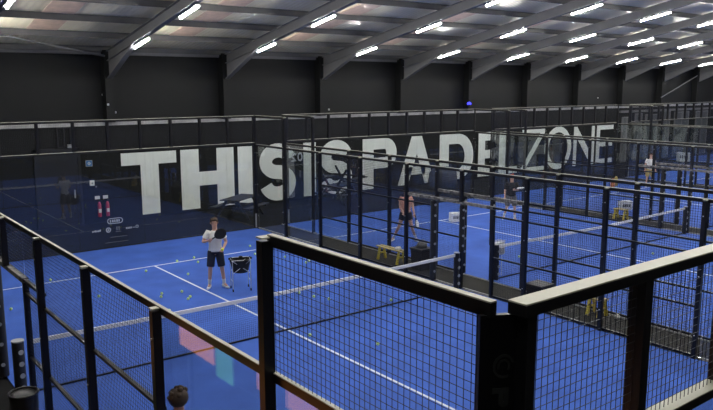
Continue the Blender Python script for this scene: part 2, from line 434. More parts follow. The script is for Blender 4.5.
def letter(ch, x0, x1, z0, z1, w, hw, y0, y1, mirror=False):
    """w: stem width, hw: bar height."""
    m = MB()
    def B(a, b, c, d): m.box(a, b, y0, y1, c, d)
    W, H = x1 - x0, z1 - z0; xc = (x0 + x1) / 2; zc = (z0 + z1) / 2
    if ch == 'T': B(x0, x1, z1 - hw, z1); B(xc - w / 2 + .06 * 0, xc + w / 2, z0, z1 - hw)
    elif ch == 'H': B(x0, x0 + w, z0, z1); B(x1 - w, x1, z0, z1); B(x0 + w, x1 - w, zc - hw / 2, zc + hw / 2)
    elif ch == 'I': B(x0, x1, z0, z1)
    elif ch == 'E':
        B(x0, x0 + w, z0, z1); B(x0 + w, x1, z1 - hw, z1); B(x0 + w, x1 - .03 * W, zc - hw / 2, zc + hw / 2); B(x0 + w, x1, z0, z0 + hw)
    elif ch == 'L': B(x0, x0 + w, z0, z1); B(x0 + w, x1, z0, z0 + hw)
    elif ch == 'P' or ch == 'D':
        B(x0, x0 + w, z0, z1)
        zb = z0 if ch == 'D' else z0 + H * .40
        rz = (z1 - zb) / 2; cz = (z1 + zb) / 2; rx = min(rz, W * .55)
        pts = [(x0 + w, z1 - hw / 2), (x1 - rx, z1 - hw / 2)] + arc(x1 - rx, cz, rx - w / 2, rz - hw / 2, 84, -84, 16) + [(x1 - rx, zb + hw / 2), (x0 + w, zb + hw / 2)]
        stroke_poly(m, pts, lambda t: hw + (w - hw) * math.sin(PI * min(max((t - .1) / .8, 0), 1)), y0, y1)
    elif ch == 'O':
        stroke_poly(m, arc(xc, zc, W / 2 - w / 2, H / 2 - hw / 2, 0, 360, 36)[:-1], lambda t: (w + hw) / 2, y0, y1, True)
    elif ch == 'S':
        rx, rz = W / 2 - w * .5, H / 4 - hw * .25
        top = arc(xc, z1 - hw / 2 - rz, rx, rz, 12, 270, 18); bot = arc(xc, z0 + hw / 2 + rz, rx, rz, 90, -168, 18)
        stroke_poly(m, top[:-1] + bot[1:], lambda t: hw + (w - hw) * .5 * (1 - abs(math.cos(2 * PI * t))) * .7, y0, y1)
    elif ch == 'A':
        t = w * 1.02
        poly(m, [(x0, z0), (x0 + t, z0), (xc + w * .02, z1 - H * .36), (xc - w * .02, z1 - H * .30), (xc, z1), (xc - w * .52, z1)], y0, y1)
        poly(m, [(x1, z0), (xc + w * .52, z1), (xc, z1), (xc + w * .0, z1 - H * .34), (x1 - t, z0)], y0, y1)
        B(x0 + t * .95, x1 - t * .95, z0 + H * .2, z0 + H * .2 + hw)
    elif ch == 'Z':
        B(x0, x1, z1 - hw, z1); B(x0, x1, z0, z0 + hw)
        poly(m, [(x0, z0 + hw), (x0 + w * 1.2, z0 + hw), (x1, z1 - hw), (x1 - w * 1.2, z1 - hw)], y0, y1)
    elif ch == 'N':
        B(x0, x0 + w, z0, z1); B(x1 - w, x1, z0, z1)
        poly(m, [(x0 + w, z1), (x0 + w, z1 - w * 2.2), (x1 - w, z0), (x1 - w, z0 + w * 2.2)], y0, y1)
    elif ch == '0': stroke_poly(m, arc(xc, zc, W / 2 - w / 2, H / 2 - w / 2, 0, 360, 24)[:-1], w, y0, y1, True)
    elif ch == '2':
        s = [(x, z) for x, z in arc(xc, z1 - W / 2, W / 2 - w / 2, W / 2 - w / 2, 170, -40, 12)] + [(x0 + w / 2, z0 + w / 2), (x1, z0 + w / 2)]
        stroke_poly(m, s, w, y0, y1)
    if mirror: m.v = [(x0 + x1 - v[0], v[1], v[2]) for v in m.v]
    return m
sign = empty('wall_lettering', (0, 0, 0)); sign.location = (0, YW - .012, 0)
tag(sign, 'huge white painted words THIS IS PADEL ZONE along the black end wall', 'lettering')
ZB, ZT = .10, 2.51
for (ch, a, b, w, hw) in (('T', 6.99, 9.2, .72, .47), ('H', 9.38, 11.74, .78, .56), ('I', 11.94, 12.62, 1, 1), ('S', 12.93, 14.86, .70, .60), ('I', 15.24, 15.90, 1, 1),
                          ('S', 16.10, 18.02, .70, .60), ('P', 18.62, 20.75, .66, .52), ('A', 20.85, 23.35, .66, .40), ('D', 23.72, 26.25, .66, .52), ('E', 26.65, 28.0, .52, .46),
                          ('L', 28.35, 29.9, .52, .38), ('Z', 30.3, 32.35, .34, .22), ('O', 32.35, 35.0, .42, .26), ('N', 35.2, 37.35, .30, .3), ('E', 37.6, 39.4, .34, .27)):
    letter(ch, a, b, ZB + (.0 if ch not in 'SO' else -.04), ZT + (0 if ch not in 'SO' else .04), w, hw, -.008, .01).build('letter', M['paint'], sign)

# reversed 02 on the second court's end glass, and sponsor marks on the first
letter('0', 11.87, 12.10, 2.27, 2.6, .06, .06, -.012, -.008).build('number', M['decal'], ends[1], (-11.32, 0, 0))
letter('2', 11.60, 11.83, 2.27, 2.6, .06, .06, -.012, -.008, True).build('number', M['decal'], ends[1], (-11.32, 0, 0))
lg = MB(); x0 = .19
stroke_poly(lg, [(4.87, .93)] + [(5.18, .93)] + arc(5.18, .85, .08, .08, 90, -90, 8) + [(4.87, .77)] + arc(4.87, .85, .08, .08, 270, 90, 8), .022, -.012, -.008)
for i, w in enumerate((.05, .06, .05, .06, .05)): lg.box(4.86 + i * .068, 4.86 + i * .068 + w * .8, -.012, -.008, .81, .89)
lg.build('sponsor_mark', M['decal'], ends[0], (.19, 0, 0))
lg = MB()
for i in range(6): lg.box(4.30 + i * .045, 4.335 + i * .045, -.012, -.008, .555 + (i % 2) * .01, .60 + .01 * (i % 3))
lg.build('sponsor_mark', M['decal'], ends[0], (.19, 0, 0))
lg = MB(); stroke_poly(lg, arc(4.80, .58, .065, .065, 0, 360, 20)[:-1], .03, -.012, -.008, True)
poly(lg, [(4.77, .55), (4.83, .56), (4.82, .61), (4.78, .60)], -.012, -.008)
lg.build('sponsor_mark', M['decal'], ends[0], (.19, 0, 0))
lg = MB(); lg.box(5.05, 5.09, -.012, -.008, .54, .66).box(5.12, 5.16, -.012, -.008, .54, .66).box(5.03, 5.19, -.012, -.008, .49, .51)
lg.build('sponsor_mark', M['sponsor_faint'], ends[0], (.19, 0, 0))
lg = MB()
for i in range(4): lg.box(5.36 + i * .05, 5.395 + i * .05, -.012, -.008, .545, .60)
lg.box(5.57, 5.66, -.012, -.008, .565, .58)
stroke_poly(lg, arc(5.72, .59, .04, .04, 0, 360, 14)[:-1], .015, -.012, -.008, True)
lg.build('sponsor_mark', M['decal'], ends[0], (.19, 0, 0))
lg = MB().box(4.85, 5.38, -.012, -.008, .33, .345).box(4.68, 5.42, -.012, -.008, .17, .18)
lg.build('sponsor_mark', M['sponsor_faint'], ends[0], (.19, 0, 0))

# ------------------------------------------------------------------ corner board with faint letters
cb = empty('corner_board', (-.285, .0, 0), math.atan2(-.105, .205))
MB().bar((0, .0175, 1.965), (.235, .0175, 1.965), .03, 3.93).build('board', M['black'], cb)
zz = 3.56
for ch in 'PADEL':
    m = letter(ch, 0, .10, 0, .085, .028, .024, -.002, .002)
    m.v = [(v[2] + .07, v[1], zz - v[0]) for v in m.v]
    m.build('letter', M['ghost'], cb); zz -= .118
lg = MB(); stroke_poly(lg, arc(.125, 3.67, .05, .055, 20, 300, 20), .012, -.003, .001)
stroke_poly(lg, arc(.125, 3.67, .028, .032, -40, 200, 14), .01, -.003, .001)
lg.build('emblem', M['ghost'], cb)
tag(cb, 'tall black corner board with faint vertical letters where two fences meet', 'board')

# ------------------------------------------------------------------ nets
def make_net(L):
    R = empty('court_net')
    n = int(L / .045)
    def ztop(x): return .90 - .05 * (1 - abs(2 * x / L - 1))
    m = MB()
    for i in range(1, n):
        x = L * i / n; m.wire((x, 0, .02), (x, 0, ztop(x) - .05), .0032)
    for j in range(18):
        z0 = .05 + .045 * j
        m.wire((0, 0, z0), (L / 2, 0, z0 * .94), .0032); m.wire((L / 2, 0, z0 * .94), (L, 0, z0), .0032)
    m.build('net_mesh', M['net'], R)
    m = MB().bar((0, 0, .875), (L / 2, 0, .825), .03, .07).bar((L / 2, 0, .825), (L, 0, .875), .03, .07)
    m.build('top_tape', M['tape'], R)
    MB().bar((0, 0, .02), (L, 0, .02), .02, .03).build('bottom_rope', M['padblack'], R)
    for x in (-.02 if L < 9.9 else -.17, L + .02):
        p = MB().tube([(x, 0, .0), (x, 0, .93)], .07 if x > -.1 else .095, 16).build('net_post', M['padblack'], R)
        MB().tube([(x, 0, .925), (x, 0, .945)], .074 if x > -.1 else .1, 16).build('post_rim', M['disc'], p)
        for q in range(4): MB().tube([(x + .02, -.078 - (.022 if x < -.1 else 0), .16 + .2 * q), (x, .078, .16 + .2 * q)], .042, 12).build('padding_strap', M['disc'], p)
    return R
for i, (a, b) in enumerate(((-.02, 9.94), (11.46, 21.05), (22.66, 32.24), (33.86, 43.4))):
    o = make_net(b - a) if i in (0,) else (make_net(b - a) if i == 1 else copy_tree(net2))
    if i == 1: net2 = o
    o.location = (a, 10, 0)
    tag(o, ['white taped net across the court where the coach stands', 'white taped net across the second court beyond the yellow bench',
            'white taped net across the third court', 'white taped net across the fourth court'][i], 'net', 'court nets')

# ------------------------------------------------------------------ people
def skin_body(name, joints, edges, radii, mat, parent, root=0):
    bm = bmesh.new(); lay = bm.verts.layers.skin.verify()
    vs = []
    for i, p in enumerate(joints):
        v = bm.verts.new(p); v[lay].radius = (radii[i][0], radii[i][1]) if hasattr(radii[i], '__len__') else (radii[i], radii[i]); v[lay].use_root = (i == root); vs.append(v)
    for a, b in edges: bm.edges.new((vs[a], vs[b]))
    me = bpy.data.meshes.new(name + '_skeleton'); bm.to_mesh(me); bm.free()
    o = bpy.data.objects.new(name, me); COL.objects.link(o)
    o.modifiers.new('skin', 'SKIN'); s = o.modifiers.new('sub', 'SUBSURF'); s.levels = 2; s.render_levels = 2
    dg = bpy.context.evaluated_depsgraph_get(); me2 = bpy.data.meshes.new_from_object(o.evaluated_get(dg))
    o.modifiers.clear(); o.data = me2; me2.materials.clear(); me2.materials.append(mat)
    me2.polygons.foreach_set('use_smooth', [True] * len(me2.polygons)); o.parent = parent
    return o
def lerp(a, b, t): return Vector(a) * (1 - t) + Vector(b) * t
def person(loc, rz, pose, look, label, H=1.8, fingers=True):
    """pose: joint positions for a 1.8 m figure facing -y; sides a (his right, -x) and b (+x)."""
    k = H / 1.8
    R = empty('person', loc, rz); R.scale = (k, k, k); tag(R, label, 'person')
    P = {n: Vector(v) for n, v in pose.items()}
    names = []; J = []; Rd = []; E = []
    def j(n, p, r, par=None):
        names.append(n); J.append(tuple(p)); Rd.append(r)
        if par is not None: E.append((names.index(par), len(J) - 1))
    hd = P['head']; nk = P['neck']; pel = P['pelvis']; ch = P['chest']
    j('pelvis', pel, (.13, .10)); j('belly', lerp(pel, ch, .45), (.12, .095), 'pelvis'); j('chest', ch, (.14, .105), 'belly'); j('neck', nk, .064, 'chest')
    j('jaw', lerp(nk, hd, .62), .062, 'neck'); j('head', hd + Vector((0, .005, .01)), (.082, .092), 'jaw'); j('crown', hd + Vector((0, .01, .075)), .055, 'head')
    for s in 'ab':
        sh, el, wr = P['sh' + s], P['el' + s], P['wr' + s]
        j('sh' + s, sh, .06, 'chest'); j('el' + s, el, .041, 'sh' + s); j('wr' + s, wr, .027, 'el' + s)
        d = (wr - el).normalized(); side = d.cross(Vector((0, 1, 0)) if abs(d.y) < .9 else Vector((1, 0, 0))).normalized()
        curl = P.get('curl' + s, Vector((0, -1, 0)))
        j('palm' + s, wr + d * .06, .033, 'wr' + s)
        if fingers:
            for q in range(4):
                L = (.075, .085, .08, .06)[q]; o = side * (-.03 + .02 * q)
                a = wr + d * .095 + o; b = a + (d * .6 + curl * .5).normalized() * L * .5; c = b + (d * .2 + curl).normalized() * L * .5
                j(f'f{q}a{s}', a, .0105, 'palm' + s); j(f'f{q}b{s}', b, .009, f'f{q}a{s}'); j(f'f{q}c{s}', c, .008, f'f{q}b{s}')
            a = wr + d * .035 - side * .045; b = a + (d * .6 - side * .3 + curl * .5) * .05
            j('t1' + s, a, .012, 'palm' + s); j('t2' + s, b, .01, 't1' + s)
        hp, kn, an, to = P['hip' + s], P['kn' + s], P['an' + s], P['toe' + s]
        j('hip' + s, hp, .088, 'pelvis'); j('kn' + s, kn, .056, 'hip' + s); j('calf' + s, lerp(kn, an, .35) + Vector((0, .012, 0)), .052, 'kn' + s)
        j('an' + s, an, .036, 'calf' + s); j('toe' + s, to, .035, 'an' + s)
    skin_body('body', J, E, Rd, M['skin'], R)
    # face
    f = P.get('face', Vector((0, -1, 0))).normalized(); sd = f.cross(Vector((0, 0, 1))).normalized(); up = Vector((0, 0, 1))
    MB().ball(hd + f * .094 - up * .012, (.013, .018, .02), 8, 6).build('nose', M['skin'], R)
    for q in (-1, 1):
        MB().ball(hd + f * .083 + sd * .03 * q + up * .01, .011, 8, 6).build('eye', M['navy'], R)
        MB().ball(hd + sd * .086 * q, (.012, .02, .03), 8, 6).build('ear', M['skin'], R)
    MB().ball(hd + f * .078 - up * .052, (.022, .012, .007), 8, 6).build('mouth', M['pinkcloth'], R)
    # hair or cap
    hm = MB(); c = hd + up * .035 - f * .018
    hm.ball(c, (.098, .107, .095), 20, 14)
    for t in range(26 if look.get('curly') else 8):
        a = random.random() * 2 * PI; e = random.uniform(.1, 1.3); r = .1
        p = c + Vector((math.cos(a) * math.cos(e), math.sin(a) * math.cos(e), math.sin(e))) * r * .92
        if (p - hd).dot(f) > .07 and p.z < hd.z + .05: continue
        hm.ball(p, random.uniform(.018, .032), 8, 6)
    if look.get('curly'): hm.v = [tuple(c + (Vector(v) - c) * 1.17) for v in hm.v]
    hv = []
    for v in hm.v:      # cut the hairline off the face
        q = Vector(v) - hd; fr = q.dot(f)
        if fr > .02 and q.z < .055: q = q - f * (fr - .02) * .9
        if q.z < -.06: q.z = -.06 + (q.z + .06) * .2
        hv.append(tuple(hd + q))
    hm.v = hv; hm.build(look.get('hairname', 'hair'), M[look.get('hair', 'hair')], R)
    if look.get('hairname') == 'cap':
        MB().ball(hd + f * .12 + up * .05, (.07, .07, .01), 12, 6).build('cap_peak', M[look['hair']], R)
    # shirt: torso loft with sleeves, made from stacked ellipses between hips and neck
    sh = MB(); sha, shb = P['sha'], P['shb']; w = (shb - sha).length / 2
    rings = []
    for t, rx, ry in ((-.12, .168, .125), (0, .165, .12), (.3, .155, .115), (.6, .17, .12), (.85, .19, .125), (1.0, .185, .115), (1.1, .13, .09), (1.16, .075, .075)):
        c = lerp(pel + Vector((0, 0, .04)), ch + Vector((0, 0, .06)), t) if t <= 1 else lerp(ch + Vector((0, 0, .06)), nk, (t - 1) * 5)
        rings.append((c.x, c.y, c.z, rx, ry))
    sh.loft(rings, 18)
    for s in 'ab':
        a, b = P['sh' + s], P['el' + s]; L = look.get('sleeve', .62)
        if L > 0: sh.tube([lerp(a, ch, .3), a, lerp(a, b, L * .5), lerp(a, b, L)], [.078, .082, .07, .068], 12)
    if look.get('top'): sh.build('shirt', M[look['top']], R)
    # shorts
    so = MB(); so.loft([(pel.x, pel.y, pel.z - .06, .15, .118), (pel.x, pel.y, pel.z - .01, .158, .118), (pel.x, pel.y, pel.z + .05, .13, .095)], 18)
    for s in 'ab':
        a, b = P['hip' + s], P['kn' + s]; L = look.get('leg', .85)
        so.tube([a + Vector((0, 0, .05)), a, lerp(a, b, L * .5), lerp(a, b, L)], [.095, .108, .102, .096], 14)
    so.build('shorts', M[look.get('bottom', 'navy')], R)
    for s in 'ab':
        an, kn, to = P['an' + s], P['kn' + s], P['toe' + s]
        MB().tube([an + (an - to).normalized() * .01 - Vector((0, 0, .0)), lerp(an, kn, .15), lerp(an, kn, .34)], [.042, .043, .048], 12).build('sock', M[look.get('sock', 'white')], R)
        d = (to - an); d.z = 0; d = d.normalized(); q = d.cross(Vector((0, 0, 1))); shm = MB()
        base = Vector((an.x, an.y, to.z - .045))
        for t, hw, hh in ((0, 0, 0),):
            prof = [(-.075, .03, .085), (-.04, .04, .10), (.03, .044, .09), (.09, .048, .065), (.15, .044, .05), (.19, .025, .035)]
            rr = []
            for u, wd, ht in prof:
                cc = base + d * u
                rr.append([cc + q * wd * math.cos(2 * PI * i / 10) + Vector((0, 0, ht / 2 + ht / 2 * math.sin(2 * PI * i / 10))) for i in range(10)])
            vs = [v for r_ in rr for v in r_]; n = 10
            fs = [(i * n + m_, i * n + (m_ + 1) % n, (i + 1) * n + (m_ + 1) % n, (i + 1) * n + m_) for i in range(len(rr) - 1) for m_ in range(n)] + [tuple(range(n))[::-1], tuple((len(rr) - 1) * n + m_ for m_ in range(n))]
            shm.add(vs, fs, True)
        shm.build('shoe', M[look.get('shoe', 'white')], R)
    return R
def racket(name_loc, d, face_n, mat, label, scale=1.):
    """padel racket: handle starts at loc, runs along d; face normal face_n."""
    R = empty('padel_racket', name_loc)
    d = Vector(d).normalized(); n = Vector(face_n); n = (n - d * n.dot(d)).normalized(); s = d.cross(n)
    MB().tube([Vector((0, 0, 0)) - d * .03, d * .12], .017 * scale, 10).build('handle', M['white'] if False else M['blackcloth'], R)
    m = MB(); pts = []
    for i in range(28):
        a = 2 * PI * i / 28; r = 1.
        pts.append(d * (.12 + .15 - .145 * math.cos(a)) + s * (.125 * math.sin(a) * (1 - .22 * max(0, math.cos(a)))))
    N = len(pts)
    vs = [p + n * .019 for p in pts] + [p - n * .019 for p in pts]
    m.add(vs, [tuple(range(N)), tuple(range(2 * N - 1, N - 1, -1))] + [(i, N + i, N + (i + 1) % N, (i + 1) % N) for i in range(N)])
    m.build('racket_face', M[mat], R)
    m = MB(); m.tube(pts + [pts[0]], .012, 6, caps=False); m.build('racket_rim', M['blackcloth'], R)
    tag(R, label, 'racket'); return R

stand = dict(pelvis=(0, .01, .95), chest=(0, .015, 1.30), neck=(0, .01, 1.50), head=(0, -.01, 1.66),
             sha=(-.175, .01, 1.42), shb=(.175, .01, 1.42), ela=(-.25, .03, 1.15), elb=(.25, .03, 1.15), wra=(-.25, -.05, .92), wrb=(.25, -.05, .92),
             hipa=(-.09, .01, .92), hipb=(.09, .01, .92), kna=(-.13, -.01, .50), knb=(.13, -.01, .50), ana=(-.16, .03, .085), anb=(.16, .03, .085),
             toea=(-.18, -.09, .045), toeb=(.18, -.09, .045))
coach = dict(stand); coach.update(ela=(-.30, -.02, 1.19), wra=(-.17, -.26, 1.27), curla=(.6, -.2, .6), elb=(.27, .0, 1.17), wrb=(.20, -.20, 1.07), curlb=(-.5, -.3, -.3),
                                  kna=(-.14, -.02, .50), ana=(-.17, .03, .085), toea=(-.20, -.09, .045), knb=(.15, -.02, .50), anb=(.20, .03, .085), toeb=(.27, -.08, .045), head=(-.01, -.02, 1.67))
CX, CY, CR = 5.33, 13.83, math.radians(-27)
person((CX, CY, 0), CR, coach, dict(top='shirt', bottom='navy', sleeve=.6), 'man in white T-shirt and dark shorts standing by the ball basket with a racket raised', 1.80)
def cw(p):
    v = Matrix.Rotation(CR, 3, 'Z') @ (Vector(p) * (1.80 / 1.8)); return (v.x + CX, v.y + CY, v.z)
dd = Matrix.Rotation(CR, 3, 'Z') @ Vector((.80, -.02, .50)); nn = Matrix.Rotation(CR, 3, 'Z') @ Vector((.1, -1, 0))
racket(cw((-.10, -.31, 1.30)), dd, nn, 'blackcloth', 'black teardrop racket held up across the chest of the man in white')
b = MB().ball((0, 0, 0), .034, 16, 10).build('tennis_ball', M['yball'], None, cw((.17, -.30, 1.045)))
tag(b, 'bright yellow ball held at the waist of the man in white', 'ball')

# player whose head shows at the bottom edge
near = dict(stand); near.update(face=(0, -1, 0))
person((.30, 4.88, 0), math.radians(150), near, dict(top='navy', bottom='navy', curly=True), 'curly brown haired head of a person inside the glass of the coach court', 1.74)
# player in the second court, striding
p2 = dict(stand); p2.update(kna=(-.22, -.05, .50), ana=(-.40, .10, .10), toea=(-.46, .0, .045), knb=(.18, -.10, .50), anb=(.34, -.02, .085), toeb=(.42, -.12, .045),
                            ela=(-.2, -.08, 1.15), wra=(-.12, -.25, 1.0), elb=(.22, -.08, 1.12), wrb=(.24, -.25, .95), pelvis=(0, .03, .93), chest=(0, -.01, 1.28))
person((12.76, 15.0, 0), math.radians(-35), p2, dict(top='pinkcloth', bottom='navy', sleeve=.3, leg=.5, hair='blackcloth'), 'player in pink top and dark shorts striding behind the yellow bench', 1.8)
v = Matrix.Rotation(math.radians(-35), 3, 'Z') @ Vector((.26, -.36, .90))
racket((12.76 + v.x, 15.0 + v.y, v.z), (.1, -.2, -.95), (.5, -1, 0), 'white', 'pale racket hanging from the hand of the player in pink')
p3 = dict(stand); p3.update(kna=(-.16, .02, .50), ana=(-.24, .16, .14), toea=(-.28, .06, .06), elb=(.24, -.1, 1.2), wrb=(.10, -.28, 1.22), curlb=(-.5, -.3, .3))
person((18.4, 15.35, 0), math.radians(-42), p3, dict(top='blackcloth', bottom='greycloth', hair='redcloth', hairname='cap', sleeve=.8), 'player in red cap, black top and grey shorts in the second court', 1.76)
v = Matrix.Rotation(math.radians(-42), 3, 'Z') @ Vector((.04, -.34, 1.22))
racket((18.4 + v.x, 15.35 + v.y, v.z), (.9, -.3, .1), (0, 0, 1), 'white', 'pale racket held level by the player in the red cap')
p4 = dict(stand)
person((30.9, 17.0, 0), math.radians(-50), p4, dict(top='shirt', bottom='mustard', sleeve=.6), 'player in white top standing near the end of the third court', 1.72)

# ------------------------------------------------------------------ ball basket by the coach
R = empty('ball_basket', (5.74, 13.32, 0), math.radians(-20)); R.scale = (.92, .92, .9)
m = MB()
ring = []
for i in range(13):
    a = PI * 2 * i / 12
    ring.append((math.cos(a), math.sin(a)))
sk = MB(); n = 20
rg = []
for z, rx, ry in ((.50, .19, .17), (.56, .22, .20), (.70, .25, .22), (.84, .29, .25), (.87, .30, .26)):
    rg.append((0, 0, z, rx, ry))
sk.loft(rg, n, caps=False); sk.loft([(0, 0, .505, .19, .17), (0, 0, .50, .001, .001)], n, caps=False)
for i, a in enumerate((.3, 1.4, 2.6, 3.7, 5.2)):
    sk.ball((.28 * math.cos(a), .24 * math.sin(a), .86), (.07, .06, .04), 10, 6)
sk.build('fabric_bag', M['blackcloth'], R)
m = MB()
for sx in (-1, 1):
    for sy in (-1, 1):
        m.tube([(sx * .24, sy * .20, .05), (sx * .24, sy * .20, .86)], .011, 8)
for sy in (-1, 1):
    m.tube([(-.24, sy * .2, .86), (.24, sy * .2, .50)], .009, 8).tube([(.24, sy * .2, .86), (-.24, sy * .2, .50)], .009, 8)
    m.tube([(-.26, sy * .21, .87), (.26, sy * .21, .87)], .011, 8)
for sx in (-1, 1): m.tube([(sx * .25, -.21, .87), (sx * .25, .21, .87)], .011, 8); m.tube([(sx * .24, -.2, .28), (sx * .24, .2, .28)], .009, 8)
m.build('frame', M['bolt'], R)
for sx in (-1, 1):
    for sy in (-1, 1): MB().tube([(sx * .24 - .014, sy * .2, .04), (sx * .24 + .014, sy * .2, .04)], .04, 14).build('wheel', M['blackcloth'], R)
tag(R, 'black fabric ball basket on a wheeled metal frame beside the man in white', 'basket')

# ------------------------------------------------------------------ balls on the turf
BL = [(2.22, 17.07, 'just beyond the service line, seen through the slanting side fence'), (2.71, 14.81, 'nearest the third fence post, short of the service line'), (1.65, 16.79, 'before the service line beside the second fence post'),
      (.8, 15.03, 'close to the outer side fence, seen through its open gateway'), (4.54, 16.42, 'alone just short of where the service and centre lines meet'), (5.69, 16.97, 'resting on the service line past its junction'),
      (6.26, 17.05, 'touching the far edge of the service line, behind another ball'), (6.11, 16.48, 'just in front of the service line near the man in white'), (5.3, 15.41, 'between the centre line and the shoes of the man in white'),
      (3.99, 14.09, 'farther one of a close pair left of the centre line by the net'), (3.87, 13.85, 'nearer one of a close pair short of the centre line'), (4.45, 13.95, 'alone between two close pairs of balls near the net'),
      (4.30, 13.28, 'lower one of the pair nearest the net tape'), (4.42, 13.42, 'upper one of the pair nearest the net tape'), (3.57, 12.7, 'just above the net tape beyond the fourth fence post'),
      (8.34, 17.4, 'beyond the service line past the ball basket'), (7.9, 16.34, 'between the ball basket and the tall fence post'), (8.4, 15.46, 'alone behind the upper mesh just past the tall fence post'),
      (8.68, 14.62, 'farther one of two touching balls behind the upper mesh'), (8.51, 14.51, 'closer one of two touching balls behind the upper mesh'), (5.13, 9.4, 'beside the centre line on the camera side of the net'),
      (6.66, 12.09, 'behind the net, first of three in a row past the tape'), (6.75, 11.59, 'behind the net, second of three in a row past the tape'), (6.91, 11.2, 'behind the net, third of three in a row past the tape'),
      (5.89, 8.16, 'alone on open turf midway to the camera'), (8.01, 10.22, 'at the foot of the net towards the walkway'), (8.86, 9.86, 'against the net foot nearest the walkway'),
      (13.86, 11.22, 'behind the net of the second court'), (17.32, 8.98, 'on the camera side of the second court net')]
bp = MB().ball((0, 0, 0), .034, 14, 10).build('tennis_ball', M['ball'])
for i, (x, y, l) in enumerate(BL):
    o = bp if i == 0 else bp.copy()
    if i: COL.objects.link(o)
    o.location = (x, y, .036); tag(o, ('tennis ball ' + l).replace('left of', 'beside'), 'ball', 'tennis balls scattered on the courts')

# ------------------------------------------------------------------ benches and walkway items
def bench(loc, label, L=.95):
    e = .13 if L > .6 else .07
    R = empty('bench', loc); R.scale = (1, 1, .87)
    MB().bbox((-.08, 0, .44), (.09, L, .035), .006).bbox((.08, 0, .44), (.09, L, .035), .006).build('seat', M['wood'], R)
    for s in (-1, 1):
        for q in (-1, 1):
            MB().bar((q * .15, s * (L / 2 - e), 0), (q * .07, s * (L / 2 - e), .425), .05, .06).build('leg', M['yellow'], R)
        MB().bar((-.12, s * (L / 2 - e), .22), (.12, s * (L / 2 - e), .22), .03, .04).build('crossbar', M['yellow'], R)
    tag(R, label, 'bench', 'yellow benches between the courts'); return R
bench((10.60, 13.22, 0), 'yellow wooden bench on the dark walkway with a white towel on it', 1.1)
bench((10.9, 6.62, 0), 'short yellow stool bench on the walkway, seen through the mesh beside the big post', .42)
bench((21.85, 12.9, 0), 'yellow wooden bench between the second and third courts', .55)
m = MB(); m.loft([(0, 0, 0, .10, .07), (0, 0, .05, .11, .08), (.01, 0, .09, .07, .05), (.01, 0, .10, .01, .01)], 12)
tag(m.build('towel', M['white'], None, (10.58, 12.9, .40)), 'crumpled white towel on the yellow bench by the net', 'towel')
m = MB(); m.loft([(0, 0, 0, .11, .10), (0, 0, .06, .12, .1), (0, .01, .13, .07, .06), (0, 0, .16, .01, .01)], 12)
tag(m.build('bag', M['white'], None, (10.93, 6.62, .40)), 'small white bag on top of the bench beside the big post', 'bag')
m = MB(); m.loft([(0, 0, 0, .06, .06), (0, 0, .05, .08, .06), (0, .01, .1, .03, .03)], 10)
tag(m.build('towel', M['white'], None, (11.05, 6.2, -.005)), 'crumpled white cloth on the walkway floor by the bench leg', 'towel')
# black bins
def bin_(loc, w, h, label, lid=True):
    R = empty('storage_bin', loc)
    m = MB(); a, b = w / 2 * .85, w / 2
    m.add([(-a, -a, 0), (a, -a, 0), (a, a, 0), (-a, a, 0), (-b, -b, h), (b, -b, h), (b, b, h), (-b, b, h)], [(3, 2, 1, 0), (4, 5, 6, 7), (0, 1, 5, 4), (1, 2, 6, 5), (2, 3, 7, 6), (3, 0, 4, 7)])
    m.build('bin_body', M['blackcloth'], R)
    MB().bbox((0, 0, h + .02), (w + .05, w + .05, .045), .01).build('rim', M['padblack'], R)
    if lid:
        m = MB(); m.loft([(0, 0, h + .04, w * .38, w * .34), (.02, 0, h + .14, w * .36, w * .3), (.04, 0, h + .22, w * .25, w * .2), (.05, 0, h + .26, .02, .02)], 14)
        m.build('stuffed_bag', M['greycloth'], R)
    tag(R, label, 'bin'); return R
bin_((10.70, 12.05, 0), .44, .56, 'black bin stuffed with a dark bag on the walkway near the net end')
bin_((10.86, 8.15, 0), .46, .36, 'low black box on the walkway beside the net of the second court', False)
R = empty('waste_bin', (-.56, 8.15, -.02))
MB().tube([(0, 0, 0), (0, 0, .80)], [.16, .19], 24).build('bin_body', M['padblack'], R)
MB().tube([(.19 * math.cos(2 * PI * i / 24), .19 * math.sin(2 * PI * i / 24), .81) for i in range(25)], .018, 8).build('rim', M['black'], R)
MB().ball((0, 0, .80), (.16, .16, .03), 20, 8).build('lid', M['black'], R)
tag(R, 'round glossy black bin outside the fence by the gateway', 'bin')
# pale crates / boards with dark writing blocks
def crate(loc, w, h, label, rz=0, d=.3):
    R = empty('ball_crate', loc, rz)
    MB().bbox((0, 0, h / 2), (w, d, h), .015).build('box', M['white'], R)
    m = MB()
    for i in range(4): m.box(-w * .34 + i * w * .18, -w * .34 + i * w * .18 + w * .12, -d / 2 - .004, -d / 2, h * .35, h * .68)
    m.build('dark_marking', M['greycloth'], R)
    for s in (-1, 1): MB().box(s * w * .3 - .03, s * w * .3 + .03, -d / 2 + .04, d / 2 - .04, -.0, .02).build('foot', M['blackcloth'], R)
    tag(R, label, 'crate'); return R
crate((16.56, 16.45, 0), .42, .34, 'pale crate with dark marking at the line junction of the second court', -.4)
crate((23.9, 14.0, 0), .5, .36, 'pale crate with dark marking inside the third court', -.5)
crate((44.2, 22.3, 0), .8, .6, 'pale crate with dark marking near the end of the fourth court', -.8)
R = empty('wire_ball_basket', (11.72, 10.14, 0))
m = MB()
for i in range(8):
    m.wire((-.16 + .32 * i / 7, -.03, .62), (-.16 + .32 * i / 7, -.03, .98), .012); m.wire((-.16 + .32 * i / 7, .1, .62), (-.16 + .32 * i / 7, .1, .98), .012)
    m.wire((-.16, -.03, .62 + .36 * i / 7), (.16, -.03, .62 + .36 * i / 7), .012); m.wire((-.16, .1, .62 + .36 * i / 7), (.16, .1, .62 + .36 * i / 7), .012)
